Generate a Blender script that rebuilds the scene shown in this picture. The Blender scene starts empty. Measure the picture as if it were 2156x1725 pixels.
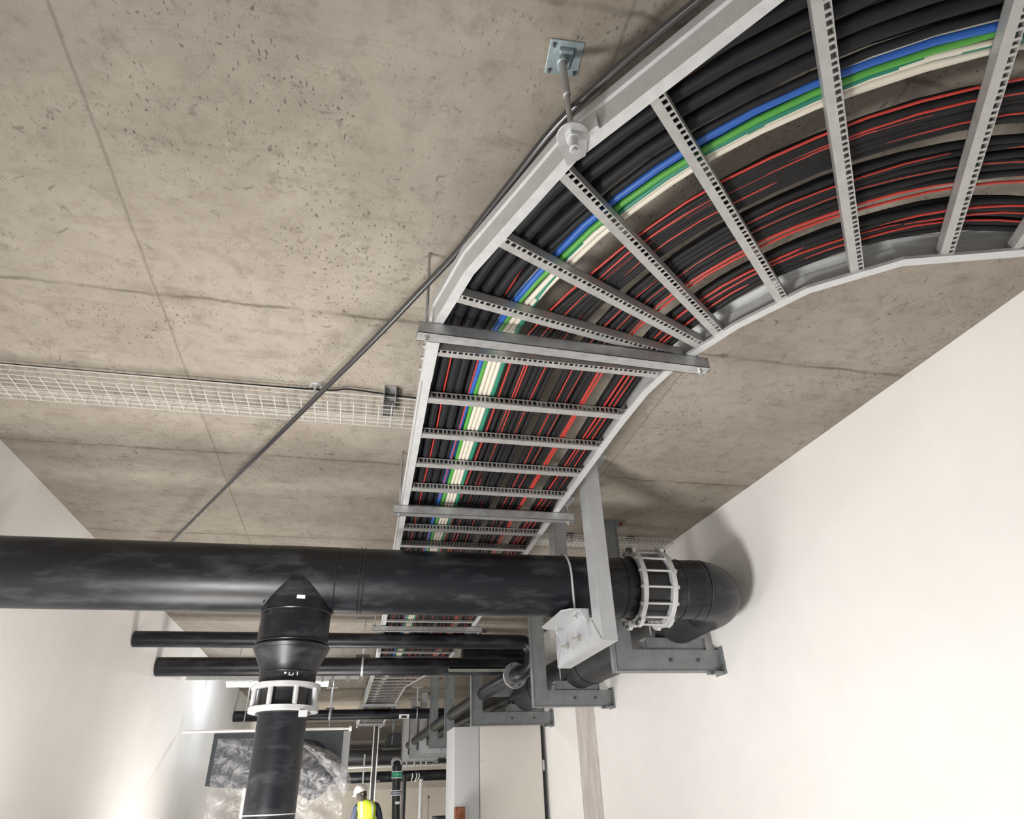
import bpy, bmesh, math, random
from mathutils import Vector, Matrix, Quaternion
random.seed(7)
C = bpy.context.scene.collection
Z0 = 1.6                      # eye height: all heights below are measured from the camera

# ------------------------------------------------------------------ camera, world, lights, exposure
cd = bpy.data.cameras.new('camera'); cam = bpy.data.objects.new('camera', cd); C.objects.link(cam)
cam.matrix_world = Matrix(((0.9752008, -0.0828711, -0.2052211, 0),
                           (-0.2182300, -0.5144989, -0.8292566, 0),
                           (-0.0368646, 0.8534772, -0.5198247, Z0),
                           (0, 0, 0, 1)))
cd.sensor_fit = 'HORIZONTAL'; cd.sensor_width = 36.0; cd.lens = 36.0 * 1327.75 / 2156.0
cd.clip_start = 0.05; cd.clip_end = 100
bpy.context.scene.camera = cam
w = bpy.data.worlds.new('world'); bpy.context.scene.world = w; w.use_nodes = True
w.node_tree.nodes['Background'].inputs[0].default_value = (0.95, 0.97, 1.0, 1)
w.node_tree.nodes['Background'].inputs[1].default_value = 0.45
sc = bpy.context.scene
sc.view_settings.view_transform = 'Standard'; sc.view_settings.look = 'None'
sc.view_settings.gamma = 1; sc.view_settings.use_curve_mapping = False
sc.view_settings.exposure = 0.0

def area(name, loc, target, size, power, col=(1, .96, .9), sy=None):
    l = bpy.data.lights.new(name, 'AREA'); l.energy = power; l.color = col
    l.size = size
    if sy: l.shape = 'RECTANGLE'; l.size_y = sy
    o = bpy.data.objects.new(name, l); C.objects.link(o)
    o.location = (loc[0], loc[1], loc[2] + Z0)
    d = Vector(target) - Vector(loc); o.rotation_euler = d.to_track_quat('-Z', 'Y').to_euler()
    return o
area('work_light', (-1.1, 3.7, -0.9), (-0.3, 3.9, 1.75), 0.9, 42)
area('work_light_wall', (-1.2, 1.5, -1.1), (2.4, 4.6, 0.0), 0.6, 140, (1, .975, .945))
area('fill_light_near', (-0.9, -0.4, -1.1), (0.9, 0.9, 1.75), 1.6, 19)  # added fill, no real lamp: lifts the dark ceiling near the camera
area('fill_light_mid', (-0.6, 7.6, -1.2), (-0.1, 8.6, 1.75), 1.4, 84)  # unseen fill added to brighten the middle stretch from below
area('fill_light_far', (-0.7, 15.0, -0.9), (0.9, 19.5, 0.2), 1.6, 165)  # invented source out of view, added to brighten the back wall
area('fill_light_back', (-0.3, 11.6, -1.2), (0.0, 12.6, 1.75), 1.4, 36)  # extra unseen fill for the ceiling and ladder further back

# ------------------------------------------------------------------ materials
def mat(name, col, rough=.5, metal=0.0, var=0.0, scale=8.0, bump=0.0, bscale=60.0, stretch=(1, 1, 1), emis=None, spec=.5, col2=None):
    m = bpy.data.materials.new(name); m.use_nodes = True
    nt = m.node_tree; b = nt.nodes['Principled BSDF']
    b.inputs['Base Color'].default_value = (*col, 1); b.inputs['Roughness'].default_value = rough
    b.inputs['Metallic'].default_value = metal; b.inputs['Specular IOR Level'].default_value = spec
    tc = nt.nodes.new('ShaderNodeTexCoord'); mp = nt.nodes.new('ShaderNodeMapping')
    mp.inputs['Scale'].default_value = stretch
    nt.links.new(tc.outputs['Object'], mp.inputs[0])
    if var > 0 or col2:
        n = nt.nodes.new('ShaderNodeTexNoise'); n.inputs['Scale'].default_value = scale; n.inputs['Detail'].default_value = 6
        n.inputs['Roughness'].default_value = .65
        nt.links.new(mp.outputs[0], n.inputs['Vector'])
        r = nt.nodes.new('ShaderNodeValToRGB')
        c2 = col2 or tuple(min(1, c * (1 + var)) for c in col); c1 = col if col2 else tuple(c * (1 - var) for c in col)
        r.color_ramp.elements[0].color = (*c1, 1); r.color_ramp.elements[1].color = (*c2, 1)
        r.color_ramp.elements[0].position = .38; r.color_ramp.elements[1].position = .66
        nt.links.new(n.outputs['Fac'], r.inputs[0]); nt.links.new(r.outputs[0], b.inputs['Base Color'])
        rr = nt.nodes.new('ShaderNodeMapRange'); rr.inputs['To Min'].default_value = max(0, rough - .08); rr.inputs['To Max'].default_value = min(1, rough + .12)
        nt.links.new(n.outputs['Fac'], rr.inputs[0]); nt.links.new(rr.outputs[0], b.inputs['Roughness'])
    if bump > 0:
        n2 = nt.nodes.new('ShaderNodeTexNoise'); n2.inputs['Scale'].default_value = bscale; n2.inputs['Detail'].default_value = 4
        nt.links.new(mp.outputs[0], n2.inputs['Vector'])
        bp = nt.nodes.new('ShaderNodeBump'); bp.inputs['Strength'].default_value = bump; bp.inputs['Distance'].default_value = .01
        nt.links.new(n2.outputs['Fac'], bp.inputs['Height']); nt.links.new(bp.outputs[0], b.inputs['Normal'])
    if emis:
        b.inputs['Emission Color'].default_value = (*emis[0], 1); b.inputs['Emission Strength'].default_value = emis[1]
    return m

def concrete(name, light, dark, stain, speck=.75, joints=True):
    m = bpy.data.materials.new(name); m.use_nodes = True
    nt = m.node_tree; L = nt.links; N = nt.nodes; b = N['Principled BSDF']; b.inputs['Roughness'].default_value = .85
    b.inputs['Specular IOR Level'].default_value = .25
    g = N.new('ShaderNodeNewGeometry'); pos = g.outputs['Position']
    def noise(s, d=6, rough=.6, vec=pos, dist=0):
        n = N.new('ShaderNodeTexNoise'); n.inputs['Scale'].default_value = s; n.inputs['Detail'].default_value = d
        n.inputs['Roughness'].default_value = rough; n.inputs['Distortion'].default_value = dist; L.new(vec, n.inputs['Vector']); return n.outputs['Fac']
    def ramp(x, p0, p1, a=0., c=1.):
        r = N.new('ShaderNodeMapRange'); r.inputs['From Min'].default_value = p0; r.inputs['From Max'].default_value = p1
        r.inputs['To Min'].default_value = a; r.inputs['To Max'].default_value = c; L.new(x, r.inputs[0]); return r.outputs[0]
    def mth(op, x, y=None):
        n = N.new('ShaderNodeMath'); n.operation = op
        for i, v in enumerate((x, y)):
            if v is None: continue
            if isinstance(v, (int, float)): n.inputs[i].default_value = v
            else: L.new(v, n.inputs[i])
        return n.outputs[0]
    def mix(f, c1, c2):
        n = N.new('ShaderNodeMix'); n.data_type = 'RGBA'
        if isinstance(f, (int, float)): n.inputs[0].default_value = f
        else: L.new(f, n.inputs[0])
        for i, v in ((6, c1), (7, c2)):
            if isinstance(v, tuple): n.inputs[i].default_value = (*v, 1)
            else: L.new(v, n.inputs[i])
        return n.outputs[2]
    col = mix(ramp(noise(1.3, 8, .7), .35, .68), light, dark)
    col = mix(mth('MULTIPLY', ramp(noise(11, 7, .75), .5, .68), .34), col, stain)
    mp = N.new('ShaderNodeMapping'); mp.inputs['Scale'].default_value = (1.2, 7, 1); L.new(pos, mp.inputs[0])
    col = mix(mth('MULTIPLY', ramp(noise(2.2, 6, .7, mp.outputs[0]), .56, .75), .35), col, stain)
    fl = mth('MULTIPLY', ramp(noise(26, 5, .62, dist=.8), .60, .66), ramp(noise(1.7, 3), .38, .60))
    col = mix(mth('MULTIPLY', fl, .55 if joints else .2), col, (.06, .05, .04))
    # small blow holes
    for sc_, th, off, k in ((34, .10, 3.1, speck), (78, .13, 7.7, speck * .6)):
        mp2 = N.new('ShaderNodeMapping'); mp2.inputs['Scale'].default_value = (1.5, .8, 1); mp2.inputs['Location'].default_value = (off, off, 0)
        nv = N.new('ShaderNodeTexNoise'); nv.inputs['Scale'].default_value = 30; L.new(pos, nv.inputs['Vector'])
        add = N.new('ShaderNodeVectorMath'); add.operation = 'MULTIPLY_ADD'; add.inputs[1].default_value = (.035, .035, 0)
        L.new(nv.outputs['Color'], add.inputs[0]); L.new(pos, add.inputs[2]); L.new(add.outputs[0], mp2.inputs[0])
        v = N.new('ShaderNodeTexVoronoi'); v.inputs['Scale'].default_value = sc_; v.voronoi_dimensions = '2D'; L.new(mp2.outputs[0], v.inputs['Vector'])
        f = ramp(v.outputs['Distance'], th, th + .08, 1, 0)
        sel = N.new('ShaderNodeSeparateColor'); L.new(v.outputs['Color'], sel.inputs[0])
        f = mth('MULTIPLY', f, mth('GREATER_THAN', sel.outputs[0], .68))
        f = mth('MULTIPLY', f, ramp(noise(1.9, 3), .42, .6))
        col = mix(mth('MULTIPLY', f, k), col, (.07, .06, .05))
    if joints:
        s = N.new('ShaderNodeSeparateXYZ'); L.new(pos, s.inputs[0])
        wob = mth('MULTIPLY', mth('SUBTRACT', noise(5, 6, .7), .5), .07)
        yy = mth('ADD', s.outputs['Y'], wob)
        t = mth('PINGPONG', mth('SUBTRACT', yy, .78 - 1.375 * 3), .6875)   # distance to the nearest board joint
        line = mth('MULTIPLY', ramp(t, .004, .014, 1, 0), ramp(noise(3.1, 3), .36, .55, .15, 1))
        halo = mth('MULTIPLY', ramp(t, .01, .08, 1, 0), ramp(noise(2.7, 7, .75), .42, .64))
        col = mix(mth('MULTIPLY', halo, .36), col, stain)
        col = mix(mth('MULTIPLY', line, .6), col, (.09, .075, .055))
        xx = mth('ADD', s.outputs['X'], mth('MULTIPLY', wob, .25))
        for x0 in (.563, 1.45, -.9):
            l2 = ramp(mth('ABSOLUTE', mth('SUBTRACT', xx, x0)), .002, .008, 1, 0)
            col = mix(mth('MULTIPLY', l2, .4), col, (.10, .08, .06))
    L.new(col, b.inputs['Base Color'])
    bp = N.new('ShaderNodeBump'); bp.inputs['Strength'].default_value = .25; bp.inputs['Distance'].default_value = .006
    L.new(noise(45, 5), bp.inputs['Height']); L.new(bp.outputs[0], b.inputs['Normal'])
    return m

M_ceil = concrete('ceiling_concrete', (.365, .328, .280), (.250, .220, .184), (.11, .086, .064))
M_back = concrete('board_concrete', (.60, .56, .49), (.50, .46, .40), (.34, .30, .25), .4, False)
M_floor = mat('floor_screed', (.45, .43, .40), .8, var=.1, scale=3)
M_wall = mat('white_plaster', (.88, .865, .85), .85, var=.025, scale=1.5, bump=.08, bscale=90)
M_strip = mat('bare_concrete_strip', (.50, .45, .42), .9, col2=(.64, .60, .56), scale=4, stretch=(3, 3, .7), bump=.3, bscale=30)
M_galv = mat('galvanised_steel', (.50, .51, .52), .42, .75, var=.12, scale=22)
M_galvb = mat('bright_galvanised_steel', (.60, .61, .62), .45, .45, var=.05, scale=30)
M_rung = mat('rung_steel', (.45, .45, .44), .45, .55, var=.08, scale=25)
M_frame = mat('grey_frame_steel', (.25, .265, .275), .45, .45, var=.12, scale=9)
M_framel = mat('light_frame_steel', (.50, .515, .535), .42, .4, var=.06, scale=9)
M_dark = mat('dark_bolt_steel', (.10, .10, .10), .5, .6)
M_bolt = mat('zinc_bolt', (.55, .54, .50), .35, .8)
def pipe_mat():
    m = mat('black_pipe', (.0065, .0075, .011), .36, col2=(.052, .055, .064), scale=5, stretch=(.6, 1.6, 2.2), spec=.4)
    r = [n for n in m.node_tree.nodes if n.type == 'VALTORGB'][0]
    r.color_ramp.elements[0].position = .50; r.color_ramp.elements[1].position = .74
    return m
M_pipe = pipe_mat()
M_pipe2 = mat('grey_black_pipe', (.020, .021, .024), .45, var=.3, scale=4)
M_bead = mat('black_weld_bead', (.008, .008, .010), .35)
M_cblack = mat('black_cable', (.008, .009, .012), .6, var=.3, scale=15, spec=.3)
M_cthin = mat('thin_black_cable', (.008, .008, .009), .6, var=.3, scale=15, spec=.3)
M_cred = mat('red_cable', (.42, .035, .025), .42)
M_cblue = mat('blue_cable', (.015, .09, .36), .45)
M_cgreen = mat('green_cable', (.065, .28, .04), .45)
M_cteal = mat('teal_cable', (.015, .17, .11), .45)
M_cwhite = mat('white_cable', (.58, .54, .465), .45)
M_cgrey = mat('grey_cable', (.42, .39, .35), .5)
M_mesh = mat('wire_mesh', (.66, .65, .63), .4, .2)
M_white = mat('white_label', (.85, .85, .85), .6)
M_black = mat('black_paint', (.015, .015, .017), .5)
M_duct = mat('dark_blue_steel', (.055, .062, .075), .45, .3, var=.12, scale=3)
M_ductedge = mat('duct_corner', (.30, .31, .32), .5, .3)
M_cabs = mat('grey_cabinet', (.52, .53, .55), .55)
M_cabd = mat('pale_cabinet', (.74, .71, .66), .5)
M_rust = mat('rusty_steel', (.10, .035, .018), .8, col2=(.32, .12, .05), scale=14)
M_green = mat('green_label', (.01, .30, .16), .5)
M_navy = mat('navy_label', (.01, .02, .12), .5)
M_lamp = mat('lamp_tube', (1, 1, 1), .5, emis=((.93, .97, 1), 60))
M_skin = mat('skin', (.33, .19, .12), .6)
M_hair = mat('dark_hair', (.02, .016, .012), .8)
M_jack = mat('navy_jacket', (.015, .022, .045), .8, var=.2, scale=20)
M_trou = mat('dark_trousers', (.02, .022, .03), .85)
M_vest = mat('hi_vis_vest', (.50, .62, .03), .7, var=.1, scale=12)
M_refl = mat('reflective_tape', (.62, .66, .55), .35)
M_helm = mat('white_helmet', (.90, .89, .86), .3)
M_boot = mat('brown_boot', (.12, .07, .04), .7)
def plastic():
    m = bpy.data.materials.new('clear_plastic_sheet'); m.use_nodes = True; nt = m.node_tree; N = nt.nodes; L = nt.links
    b = N['Principled BSDF']; b.inputs['Base Color'].default_value = (.55, .55, .57, 1); b.inputs['Roughness'].default_value = .22
    tc = N.new('ShaderNodeTexCoord'); n = N.new('ShaderNodeTexNoise'); n.inputs['Scale'].default_value = 7; n.inputs['Detail'].default_value = 6; n.inputs['Distortion'].default_value = 3.5
    L.new(tc.outputs['Object'], n.inputs['Vector'])
    r = N.new('ShaderNodeMapRange'); r.inputs['From Min'].default_value = .35; r.inputs['From Max'].default_value = .7
    r.inputs['To Min'].default_value = .06; r.inputs['To Max'].default_value = .46
    L.new(n.outputs['Fac'], r.inputs[0]); L.new(r.outputs[0], b.inputs['Alpha'])
    return m
M_plas = plastic()

# ------------------------------------------------------------------ builders
class MB:
    def __init__(s): s.v = []; s.f = []
    def add(s, vs, fs):
        o = len(s.v); s.v += [tuple(v) for v in vs]; s.f += [tuple(i + o for i in f) for f in fs]; return s
    def box(s, x0, x1, y0, y1, z0, z1, Mx=None):
        vs = [Vector(p) for p in ((x0, y0, z0), (x1, y0, z0), (x1, y1, z0), (x0, y1, z0), (x0, y0, z1), (x1, y0, z1), (x1, y1, z1), (x0, y1, z1))]
        if Mx: vs = [Mx @ v for v in vs]
        return s.add(vs, [(0, 3, 2, 1), (4, 5, 6, 7), (0, 1, 5, 4), (1, 2, 6, 5), (2, 3, 7, 6), (3, 0, 4, 7)])
    def prism(s, poly, axis, a, b, Mx=None):
        """poly of 2-D points extruded along an axis from a to b; (u, v) -> the two other axes in order"""
        def P(u, v, t):
            q = {'x': (t, u, v), 'y': (u, t, v), 'z': (u, v, t)}[axis]
            q = Vector(q); return Mx @ q if Mx else q
        n = len(poly); vs = [P(u, v, a) for u, v in poly] + [P(u, v, b) for u, v in poly]
        fs = [tuple(range(n))[::-1], tuple(range(n, 2 * n))] + [(i, (i + 1) % n, n + (i + 1) % n, n + i) for i in range(n)]
        return s.add(vs, fs)
    def tube(s, pts, r, seg=10, cap=True, ref=None):
        pts = [Vector(p) for p in pts]; n = len(pts)
        rs = r if isinstance(r, (list, tuple)) else [r] * n
        T = []
        for i in range(n):
            a = pts[max(0, i - 1)]; b = pts[min(n - 1, i + 1)]; d = (b - a)
            T.append(d.normalized() if d.length > 1e-9 else Vector((0, 0, 1)))
        u = Vector(ref) if ref else (Vector((0, 0, 1)) if abs(T[0].z) < .9 else Vector((1, 0, 0)))
        u = (u - T[0] * u.dot(T[0])).normalized(); vs = []
        for i in range(n):
            if i: u = (u - T[i] * u.dot(T[i])).normalized()
            w_ = T[i].cross(u)
            for k in range(seg):
                a = 2 * math.pi * k / seg; vs.append(pts[i] + (u * math.cos(a) + w_ * math.sin(a)) * rs[i])
        fs = []
        for i in range(n - 1):
            for k in range(seg):
                a, b = i * seg + k, i * seg + (k + 1) % seg; fs.append((a, b, b + seg, a + seg))
        if cap: fs += [tuple(range(seg))[::-1], tuple(range((n - 1) * seg, n * seg))]
        return s.add(vs, fs)
    def cyl(s, a, b, r, seg=24, r2=None): return s.tube([a, b], [r, r if r2 is None else r2], seg)
    def ring(s, a, b, ri, ro, seg=40):
        """annulus from centre a to centre b"""
        a = Vector(a); b = Vector(b); t = (b - a).normalized()
        u = (Vector((0, 0, 1)) if abs(t.z) < .9 else Vector((1, 0, 0))); u = (u - t * u.dot(t)).normalized(); w_ = t.cross(u); vs = []
        for k in range(seg):
            q = 2 * math.pi * k / seg; d = u * math.cos(q) + w_ * math.sin(q)
            vs += [a + d * ri, a + d * ro, b + d * ro, b + d * ri]
        fs = []
        for k in range(seg):
            p, q = 4 * k, 4 * ((k + 1) % seg)
            for j in range(4): fs.append((p + j, p + (j + 1) % 4, q + (j + 1) % 4, q + j))
        return s.add(vs, fs)
    def sweep(s, prof, path, closed=True):
        """profile (lateral to the right of travel, up) mitred along a level path"""
        n = len(path); P = [Vector(p) for p in path]; m = len(prof); vs = []
        for i in range(n):
            d0 = (P[i] - P[i - 1]).normalized() if i else (P[1] - P[0]).normalized()
            d1 = (P[i + 1] - P[i]).normalized() if i < n - 1 else d0
            d = (d0 + d1).normalized(); r = Vector((d.y, -d.x, 0)); k = 1 / max(.3, d.dot(d1))
            for a, b in prof: vs.append(P[i] + r * a * k + Vector((0, 0, b)))
        fs = []
        for i in range(n - 1):
            for j in range(m):
                a, b = i * m + j, i * m + (j + 1) % m; fs.append((a, b, b + m, a + m))
        fs += [tuple(range(m))[::-1], tuple(range((n - 1) * m, n * m))]
        return s.add(vs, fs)
    def hexnut(s, c, axis, r=.012, h=.01):
        c = Vector(c); ax = {'x': Vector((1, 0, 0)), 'y': Vector((0, 1, 0)), 'z': Vector((0, 0, 1))}[axis] if isinstance(axis, str) else Vector(axis).normalized()
        return s.tube([c - ax * h / 2, c + ax * h / 2], r, 6)
    def build(s, name, m, parent=None, smooth=False, bevel=0, label=None):
        me = bpy.data.meshes.new(name)
        off = Vector(parent_world(parent)) if parent else Vector((0, 0, 0))
        me.from_pydata([(v[0] - off.x, v[1] - off.y, v[2] + Z0 - off.z) for v in s.v], [], s.f)
        bm = bmesh.new(); bm.from_mesh(me); bmesh.ops.recalc_face_normals(bm, faces=bm.faces); bm.to_mesh(me); bm.free()
        o = bpy.data.objects.new(name, me); C.objects.link(o); me.materials.append(m)
        if smooth:
            for p in me.polygons: p.use_smooth = True
            md = o.modifiers.new('edges', 'EDGE_SPLIT'); md.split_angle = math.radians(38)
        if bevel:
            md = o.modifiers.new('bevel', 'BEVEL'); md.width = bevel; md.segments = 2; md.limit_method = 'ANGLE'
        if parent: o.parent = parent
        if label: o['label'] = label
        return o
def parent_world(p):
    v = Vector((0, 0, 0))
    while p is not None: v += Vector(p.location); p = p.parent
    return v
def tag(o, label, cat, group=None, kind=None):
    if label: o['label'] = label
    if cat: o['category'] = cat
    if group: o['group'] = group
    if kind: o['kind'] = kind
    return o
def thing(name, label, cat, loc=(0, 0, 0), group=None, rz=0):
    o = bpy.data.objects.new(name, None); C.objects.link(o); o.location = (loc[0], loc[1], loc[2] + Z0); o.empty_display_size = .1
    return tag(o, label, cat, group)
def struct(name, mb, m, **k):
    o = mb.build(name, m, **k); o['kind'] = 'structure'; return o
def single(name, mb, m, label, cat, group=None, **k):
    return tag(mb.build(name, m, **k), label, cat, group)
def copy_tree(o, parent=None):
    c = o.copy(); C.objects.link(c); c.parent = parent
    for ch in list(o.children): copy_tree(ch, c)
    return c

H = 1.40      # underside of the cable ladder
CE = 1.75     # ceiling
W = lambda y: 2.53 - .049 * (y - 3.66)     # face of the right wall

# ------------------------------------------------------------------ the room
struct('ceiling', MB().box(-2.3, 3.2, -3, 20.4, CE, CE + .25), M_ceil)
struct('floor', MB().box(-2.3, 3.2, -3, 20.4, -Z0 - .2, -Z0), M_floor)
struct('wall_right', MB().prism([(W(-3), -3), (3.2, -3), (3.2, 20.4), (3.08, 20.4), (3.08, 9.08), (W(9.08), 9.08)], 'z', -Z0, CE), M_wall)
struct('wall_left', MB().box(-2.25, -2.0, -3, 20.4, -Z0, CE), M_wall)
struct('wall_back', MB().box(-2.0, 3.08, 20.0, 20.3, -Z0, CE), M_back)
struct('trim_1', MB().prism([(W(6.70) - .012, 6.70), (W(6.70), 6.70), (W(7.20), 7.20), (W(7.20) - .012, 7.20)], 'z', -Z0, CE), M_strip)
struct('trim_2', MB().box(-2.0, 3.08, 19.2, 20.0, 1.22, CE), mat('beam_concrete', (.33, .31, .28), .85, var=.1, scale=3))
struct('trim_3', MB().box(-2.0, 3.08, 19.95, 20.0, .22, .60), mat('wall_band', (.40, .37, .33), .9, var=.08, scale=3))

# ------------------------------------------------------------------ cable ladder
BC = Vector((1.96, 1.9, 0))
def xo(y): return .160 + .009 * max(0, y - 2.2) if y < 8.5 else .2167 - .017 * (y - 8.5)
def xi(y):
    if y < 8.3: return 1.078
    if y < 10.2: return 1.078 - .35 * (y - 8.3) / 1.9
    return .728 - .012 * (y - 10.2)
outer = [(xo(y), y) for y in (16.4, 12.5, 8.5, 6, 4, 2.2)] + [(.157, 1.72), (.224, 1.447), (.421, .972), (.74, .50), (1.20, .20), (1.96, .085), (2.64, .085)]
inner = [(xi(y), y) for y in (16.4, 12.5, 10.2, 8.3, 5, 2.3)] + [(1.088, 2.02), (1.125, 1.82), (1.177, 1.70), (1.238, 1.556), (1.38, 1.34), (1.60, 1.17), (1.96, 1.06), (2.62, 1.06)]
ladder = thing('cable_ladder', 'galvanised cable ladder carrying the cable bundle under the ceiling and bending right', 'cable ladder', (.6, 2.2, H))
def rail_prof(sg):
    t = .004
    p = [(0, 0), (.032, 0), (.032, .012), (.032 - t, .012), (.032 - t, t), (t, t), (t, .075), (t - .006, .082), (t - .006, .11 - t), (.020, .11 - t), (.020, .11), (-.006, .11), (-.006, .080), (0, .073)]
    return [(a * sg, b) for a, b in p]
# travelling towards the camera along -Y, the run's inside is to the left (+x)
MB().sweep([(-a, b) for a, b in rail_prof(1)], [(x, y, H) for x, y in outer]).build('side_rail', M_galvb, ladder, label='outer rail, bent in flat facets')
MB().sweep([(a, b) for a, b in rail_prof(1)], [(x, y, H) for x, y in inner]).build('side_rail', M_galvb, ladder, label='inner rail')
def rung_mb(a, b, side=False):
    """slotted channel rung from a to b (plan points); slots run along the edge nearest the camera"""
    a = Vector((*a, H + .006)); b = Vector((*b, H + .006)); d = b - a; Ln = d.length; d.normalize(); n = Vector((-d.y, d.x, 0))
    if n.y > 0: n = -n              # n points to the camera side
    def M4(): return Matrix(((d.x, n.x, 0, a.x), (d.y, n.y, 0, a.y), (0, 0, 1, a.z), (0, 0, 0, 1)))
    X = M4(); mb = MB(); hw = .020; t = .003; hr = .036 if a.y < 4.6 else .021 if a.y < 8.4 else .027
    mb.box(0, Ln, hw - .0025, hw, 0, t, X)                     # lip beyond the slots
    if side:
        mb.box(0, Ln, -hw, hw - .003, 0, t, X); mb.box(0, Ln, hw - t, hw, t, .008, X); mb.box(0, Ln, hw - t, hw, hr - .008, hr, X)
    else:
        mb.box(0, Ln, -hw, hw - .016, 0, t, X); mb.box(0, Ln, hw - t, hw, t, hr, X)
    mb.box(0, Ln, -hw, -hw + t, t, hr, X)
    mb.box(0, Ln, hw - .010, hw, hr - .003, hr, X); mb.box(0, Ln, -hw, -hw + .010, hr - .003, hr, X)
    k = 0.0; i = 0
    while k < Ln:
        g = .010 + .006 * ((i * 7) % 3) / 2; mb.box(k, min(Ln, k + .0075), hw - .016, hw - .0025, 0, t, X) if not side else mb.box(k, min(Ln, k + .0075), hw - t, hw, .008, hr - .008, X)
        k += .0075 + g; i += 1
    return mb
ys = [1.893, 2.228, 2.532, 2.834, 3.130] + [3.43 + .3 * i for i in range(43)]
for y in ys:
    if y > 16.3: break
    rung_mb((xo(y) + .004, y), (xi(y) - .004, y), y > 2).build('rung', M_rung, ladder)
for a, b in (((.213, 1.579), (1.115, 1.772)), ((.300, 1.304), (1.145, 1.678)), ((.420, 1.036), (1.202, 1.615)), ((.578, .785), (1.315, 1.397)),
             ((.815, .492), (1.48, 1.225)), ((1.15, .245), (1.72, 1.115)), ((1.55, .16), (1.93, 1.05)), ((1.96, .10), (2.06, 1.05)), ((2.3, .10), (2.32, 1.05))):
    rung_mb(a, b).build('rung', M_rung, ladder)
def splice(x, y0, y1, name='splice_plate'):
    mb = MB().box(x - .010, x - .006, y0, y1, H + .012, H + .072)
    mb.box(x - .010, x + .034, y0, y0 + (y1 - y0) * .9, H - .005, H - .001)
    o = mb.build(name, M_galvb, ladder)
    for i in range(4):
        yy = y0 + (y1 - y0) * (.12 + .25 * i); MB().cyl((x - .020, yy, H + .045), (x - .010, yy, H + .045), .008, 10).build('bolt', M_bolt, o, smooth=True)
splice(.158, 1.80, 2.10)
splice(xo(6.9), 6.75, 7.05)

# ------------------------------------------------------------------ cables
def lad(u, s):
    """point across the ladder: s < 0 straight part (y = 1.9 - s), s in 0..90 degrees bend, then beyond"""
    if s <= 0:
        y = 1.9 - s; a = xo(y) + .006; b = xi(y) - .006; return Vector((a + (b - a) * u, y, 0))
    if s <= 90:
        r = 1.80 - .006 - (.93 - .012) * u; t = math.radians(s); return BC + Vector((-math.cos(t) * r, -math.sin(t) * r, 0))
    r = 1.80 - .006 - (.93 - .012) * u; return BC + Vector(((s - 90), -r, 0))
S = [-(14.4 - i * .6) for i in range(20)] + [-2.4, -2.1, -1.8, -1.5, -1.2, -.9, -.6, -.3] + [i * 5 for i in range(19)] + [90.33, 90.66]
ORD = ('first', 'second', 'third', 'fourth', 'fifth', 'sixth', 'seventh', 'eighth', 'ninth')
def cable(u, r, layer, m, label, name, group, bend=0, ph=None, lift=0):
    ph = random.random() * 9 if ph is None else ph; pts = []
    for i, s in enumerate(S):
        k = 0 if s < -1.2 else min(1, (s + 1.2) / 20.0) if s < 30 else 1
        uu = u + bend * k + .0045 * math.sin(ph + i * .55) + .002 * math.sin(ph * 3 + i * 1.7)
        p = lad(max(.030 if s > -1.2 else .010, min(.985, uu)), s)
        p.z = H + (.0425 if s > -2.6 else .0275 + .015 * max(0, 1 + (s + 2.6) / .8)) + r + layer + .0015 * math.sin(ph + i * .9) + lift * k; pts.append(p)
    o = MB().tube(pts, r, 10).build(name, m, smooth=True)
    return tag(o, label, 'cable', group)
for i, u in enumerate((.035, .079, .121, .164)):
    cable(u, .0195, 0, M_cblack, ORD[i] + ' thick black cable counted from the outer rail of the ladder', 'thick_cable', 'thick black cables by the outer rail', bend=(.002, .012, .022, .032)[i])
for i, u in enumerate((.055, .10, .142, .186)):
    cable(u, .020, .037, M_cblack, ORD[i] + ' thick black cable of the upper layer, counted from the outer rail', 'thick_cable', 'upper layer of thick black cables', bend=(.01, .02, .03, .042)[i])
cable(.203, .012, .004, M_cblack, 'medium black cable between the thick bundle and the blue cable', 'power_cable', None, bend=.038)
cable(.008, .0045, .0, M_cred, 'thin red cable tight against the outer rail', 'red_cable', None, lift=.055)
cable(.100, .0035, 0, M_cred, 'thin red wire under the thick black cables', 'red_cable', None, lift=.065)
cable(.217, .0035, 0, M_cred, 'thin red cable just left of the blue cable', 'red_cable', None, lift=.03)
cable(.2250, .0112, .000, M_cblue, 'bright blue cable beside the green one', 'blue_cable', 'blue cables', bend=.042)
cable(.232, .011, .019, M_cblue, 'second bright blue cable lying above the green one', 'blue_cable', 'blue cables', bend=.052)
cable(.248, .0095, 0, M_cgreen, 'bright green cable between the blue and the white cables', 'green_cable', None, bend=.045)
cable(.230, .006, .012, M_cgrey, 'thin grey cable outside the blue ones on the bend', 'grey_cable', None, bend=.032)
for u, q_, bd_, lf in ((.270, 'left', .045, 0), (.291, 'middle', .045, 0), (.312, 'right', .030, .017)):
    cable(u, .0095, 0, M_cwhite, q_ + ' one of the three lower cream white cables on the ladder', 'white_cable', 'white cables', bend=bd_, ph=2.0, lift=lf)
cable(.300, .0095, .019, M_cwhite, 'cream white cable resting on top of the three others', 'white_cable', None, bend=.05)
cable(.334, .010, 0, M_cteal, 'teal green cable just right of the white cables', 'teal_cable', None, bend=-.02)
cable(.259, .007, .030, M_cteal, 'teal cable tucked between green and white', 'teal_cable', None, bend=.045)
lm = 'black cable in the broad middle band of the ladder'
for i in range(9):
    u = .362 + i * .0235; cable(u, .0105, 0, M_cthin, ORD[i] + ' black cable from the left in the broad middle band', 'power_cable', 'black cables in the middle band', bend=.098 * (1 - i / 9.5))
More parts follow.
